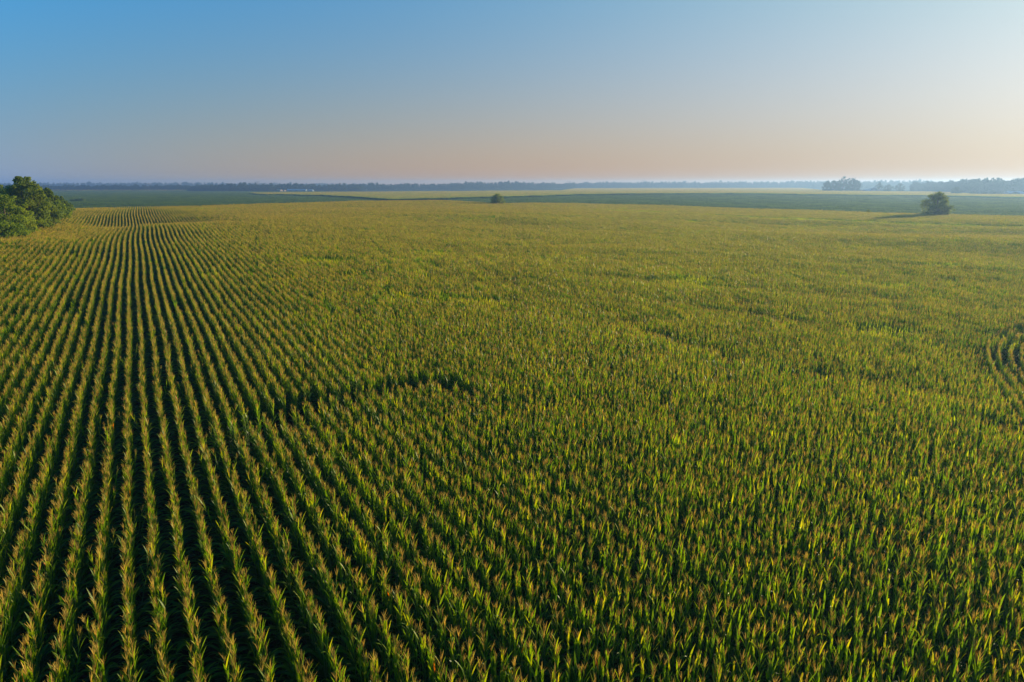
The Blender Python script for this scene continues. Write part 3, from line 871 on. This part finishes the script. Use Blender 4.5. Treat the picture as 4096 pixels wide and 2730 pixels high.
wood('far_wood', [(-300, 1470, 13), (300, 1470, 12.5), (760, 1480, 13.5), (1000, 1500, 13)], 40, 'far wood in blue haze along the left horizon', 1)
wood('far_wood', [(-300, 2500, 20), (400, 2500, 22), (800, 2500, 22.5), (1100, 2500, 20), (1500, 2500, 18.5)], 40, 'palest wood ridge showing above the left treeline', 2, 12)
wood('far_wood', [(758, 1330, 7), (790, 1330, 12), (860, 1330, 14), (930, 1320, 17.5), (960, 1320, 16.5), (1000, 1330, 16), (1060, 1340, 14.5), (1090, 1340, 17), (1110, 1350, 14), (1140, 1370, 16.5), (1230, 1380, 16), (1300, 1400, 15), (1400, 1430, 15), (1450, 1450, 13.5)], 45, 'nearer dark wood behind the barns left of centre', 3)
wood('far_wood', [(1400, 1560, 14), (1500, 1560, 17), (1560, 1580, 14), (1630, 1600, 16), (1750, 1650, 15), (1850, 1650, 19.5), (1900, 1650, 19.5), (1950, 1680, 17), (2030, 1700, 21), (2060, 1700, 19), (2150, 1750, 17), (2300, 1850, 15.5)], 45, 'wood with a domed rise on the skyline at the centre', 4)
wood('far_wood', [(2260, 2050, 17), (2420, 2050, 20), (2500, 2050, 19), (2620, 2050, 20), (2720, 2050, 21), (2830, 2050, 19), (2900, 2050, 21.5), (3000, 2050, 19.5), (3120, 2050, 21), (3290, 1950, 21), (3460, 1850, 20)], 45, 'long uneven treeline beyond the pale field right of centre', 5)
wood('far_wood', [(3400, 1750, 20), (3520, 1750, 22.5), (3600, 1750, 21.5), (3680, 1700, 23), (3800, 1650, 20)], 45, 'pale misty wood behind the right farm trees', 6)
wood('far_wood', [(3650, 1180, 17), (3750, 1120, 17), (3850, 1000, 18.5), (3900, 950, 21), (3950, 930, 22), (4000, 930, 19), (4050, 930, 21), (4110, 930, 20.5), (4400, 950, 21)], 60, 'tall misty wood reaching the right photo border', 7)

# ------------------------------------------------------------------ far buildings and power line structures
def shed(name, x, y, L, W, wall_h, roof_h, rz, label, cat, roofm='roof_metal', wallm='white_paint', door=True):
    e = empty(name, (x, y, gz(x, y)), rz); tag(e, label, cat)
    b = MB(); box(b, -L/2, L/2, -W/2, W/2, -0.3, wall_h)
    b.add([(-L/2, -W/2, wall_h), (-L/2, W/2, wall_h), (-L/2, 0, wall_h + roof_h), (L/2, -W/2, wall_h), (L/2, W/2, wall_h), (L/2, 0, wall_h + roof_h)], [(0, 1, 2), (3, 5, 4)])
    b.build('wall', M[wallm], e)
    rf = MB(); o = 0.4; t = 0.15
    for s in (-1, 1):
        ye, ze = s * (W/2 + o), wall_h - roof_h * o / (W/2) + 0.02
        V = [(-L/2-o, ye, ze), (L/2+o, ye, ze), (L/2+o, 0, wall_h+roof_h+0.02), (-L/2-o, 0, wall_h+roof_h+0.02)]
        V += [(a, b_, c + t) for a, b_, c in V]
        rf.add(V, [(0,3,2,1),(4,5,6,7),(0,1,5,4),(1,2,6,5),(2,3,7,6),(3,0,4,7)])
    rf.build('roof', M[roofm], e)
    if door:
        for dx in (-L*.3, 0.0):
            d = MB(); box(d, dx-1.8, dx+1.8, -W/2-0.06, -W/2-0.003, 0, min(3.2, wall_h*.85)); d.build('door', M['dark_opening'], e)
    return e
shed('long_barn', bx(1190, 1290), 1290, 34, 14, 3.0, 1.6, 0.05, 'long low white metal barn in front of the dark wood left of centre', 'barn')
shed('long_barn', bx(1232, 1300), 1300, 20, 12, 2.6, 1.2, 0.05, 'lower white barn adjoining the right end of the long metal barn', 'barn')
shed('barn', bx(1120, 1290), 1290, 9, 8, 2.8, 1.6, -0.4, 'barn with sunlit orange roof left of the long white barn', 'barn', 'sunlit_orange', 'sunlit_orange')
shed('barn', bx(1136, 1300), 1300, 7, 6, 2.4, 1.2, -0.4, 'smaller orange lit shed right beside the sunlit orange barn', 'barn', 'sunlit_orange', 'sunlit_orange')
shed('farm_shed', bx(3466, 1075), 1075, 12, 9, 2.8, 1.6, 0.2, 'low white farm shed right of the grove', 'shed')
shed('farm_shed', bx(3494, 1085), 1085, 9, 10, 5.0, 3.0, 1.2, 'taller white gabled farm shed before the pointed tree', 'shed')
shed('farmhouse', bx(4055, 840), 840, 20, 8, 3.0, 1.6, 0.1, 'long pale farmhouse in the mist at the right photo border', 'house')

def hframe(u, Y, h, label):
    x = bx(u, Y); e = empty('power_pole', (x, Y, gz(x, Y)), 0.15); tag(e, label, 'power pole')
    for s in (-1, 1):
        p = MB(); tube(p, [(s*2.6, 0, -.5), (s*2.6, 0, h)], [0.30, 0.22], 8); p.build('pole', M['weathered_pole'], e)
    c = MB(); box(c, -6.0, 6.0, -.15, .15, h - 2.2, h - 1.8); c.build('crossarm', M['weathered_pole'], e)
    b = MB(); tube(b, [(-2.6, .2, h*.45), (2.6, .2, h*.70)], [0.1, 0.1], 5); tube(b, [(2.6, -.2, h*.45), (-2.6, -.2, h*.70)], [0.1, 0.1], 5); b.build('brace', M['weathered_pole'], e)
    for xx in (-5.2, 0, 5.2):
        i_ = MB(); tube(i_, [(xx, 0, h - 2.2), (xx, 0, h - 3.4)], [0.14, 0.14], 6); i_.build('insulator', M['steel'], e)
hframe(2571, 2000, 24.5, 'twin pole power structure standing above the treeline right of centre')
hframe(2274, 1950, 21.5, 'small twin pole power structure at the skyline near the centre')
hframe(1485, 1600, 18.5, 'twin pole power structure left of the centre wood')
hframe(594, 1300, 16.5, 'twin pole power structure in the hazy soybeans far left')
def lattice(u, Y, h, label):
    x = bx(u, Y); e = empty('lattice_tower', (x, Y, gz(x, Y)), 0.4); tag(e, label, 'tower')
    m = MB(); w0, w1 = 2.6, 0.9
    cs = [(-1, -1), (1, -1), (1, 1), (-1, 1)]
    def P(c, f): w = w0 + (w1 - w0) * f; return (c[0]*w, c[1]*w, h*f)
    for c in cs: tube(m, [P(c, 0), P(c, 1)], [0.16, 0.12], 5)
    for k in range(6):
        for q in range(4):
            tube(m, [P(cs[q], k/6), P(cs[(q+1) % 4], (k+1)/6)], [0.08, 0.08], 4); tube(m, [P(cs[(q+1) % 4], k/6), P(cs[q], (k+1)/6)], [0.08, 0.08], 4)
    m.build('mast', M['steel'], e)
    a = MB(); box(a, -4.5, 4.5, -.12, .12, h - .2, h + .2); a.build('crossarm', M['steel'], e)
    a = MB(); box(a, -3.6, 3.6, -.12, .12, h - 3.4, h - 3.0); a.build('crossarm', M['steel'], e)
lattice(1035, 1420, 19.5, 'thin lattice tower rising above the dark wood left of centre')

# ------------------------------------------------------------------ haze
hz = MB(); box(hz, -3000, 3000, -800, 2950, -8.0, 28.5)
hm, ht = new_mat('haze')
pv = ht.nodes.new('ShaderNodeVolumePrincipled')
pv.inputs['Color'].default_value = (0.29, 0.49, 0.84, 1)
pv.inputs['Density'].default_value = 0.00031
pv.inputs['Anisotropy'].default_value = 0.48
ho = ht.nodes.new('ShaderNodeOutputMaterial'); ht.links.new(pv.outputs[0], ho.inputs['Volume'])
h_ = hz.build('haze', hm)
tag(h_, kind='stuff')
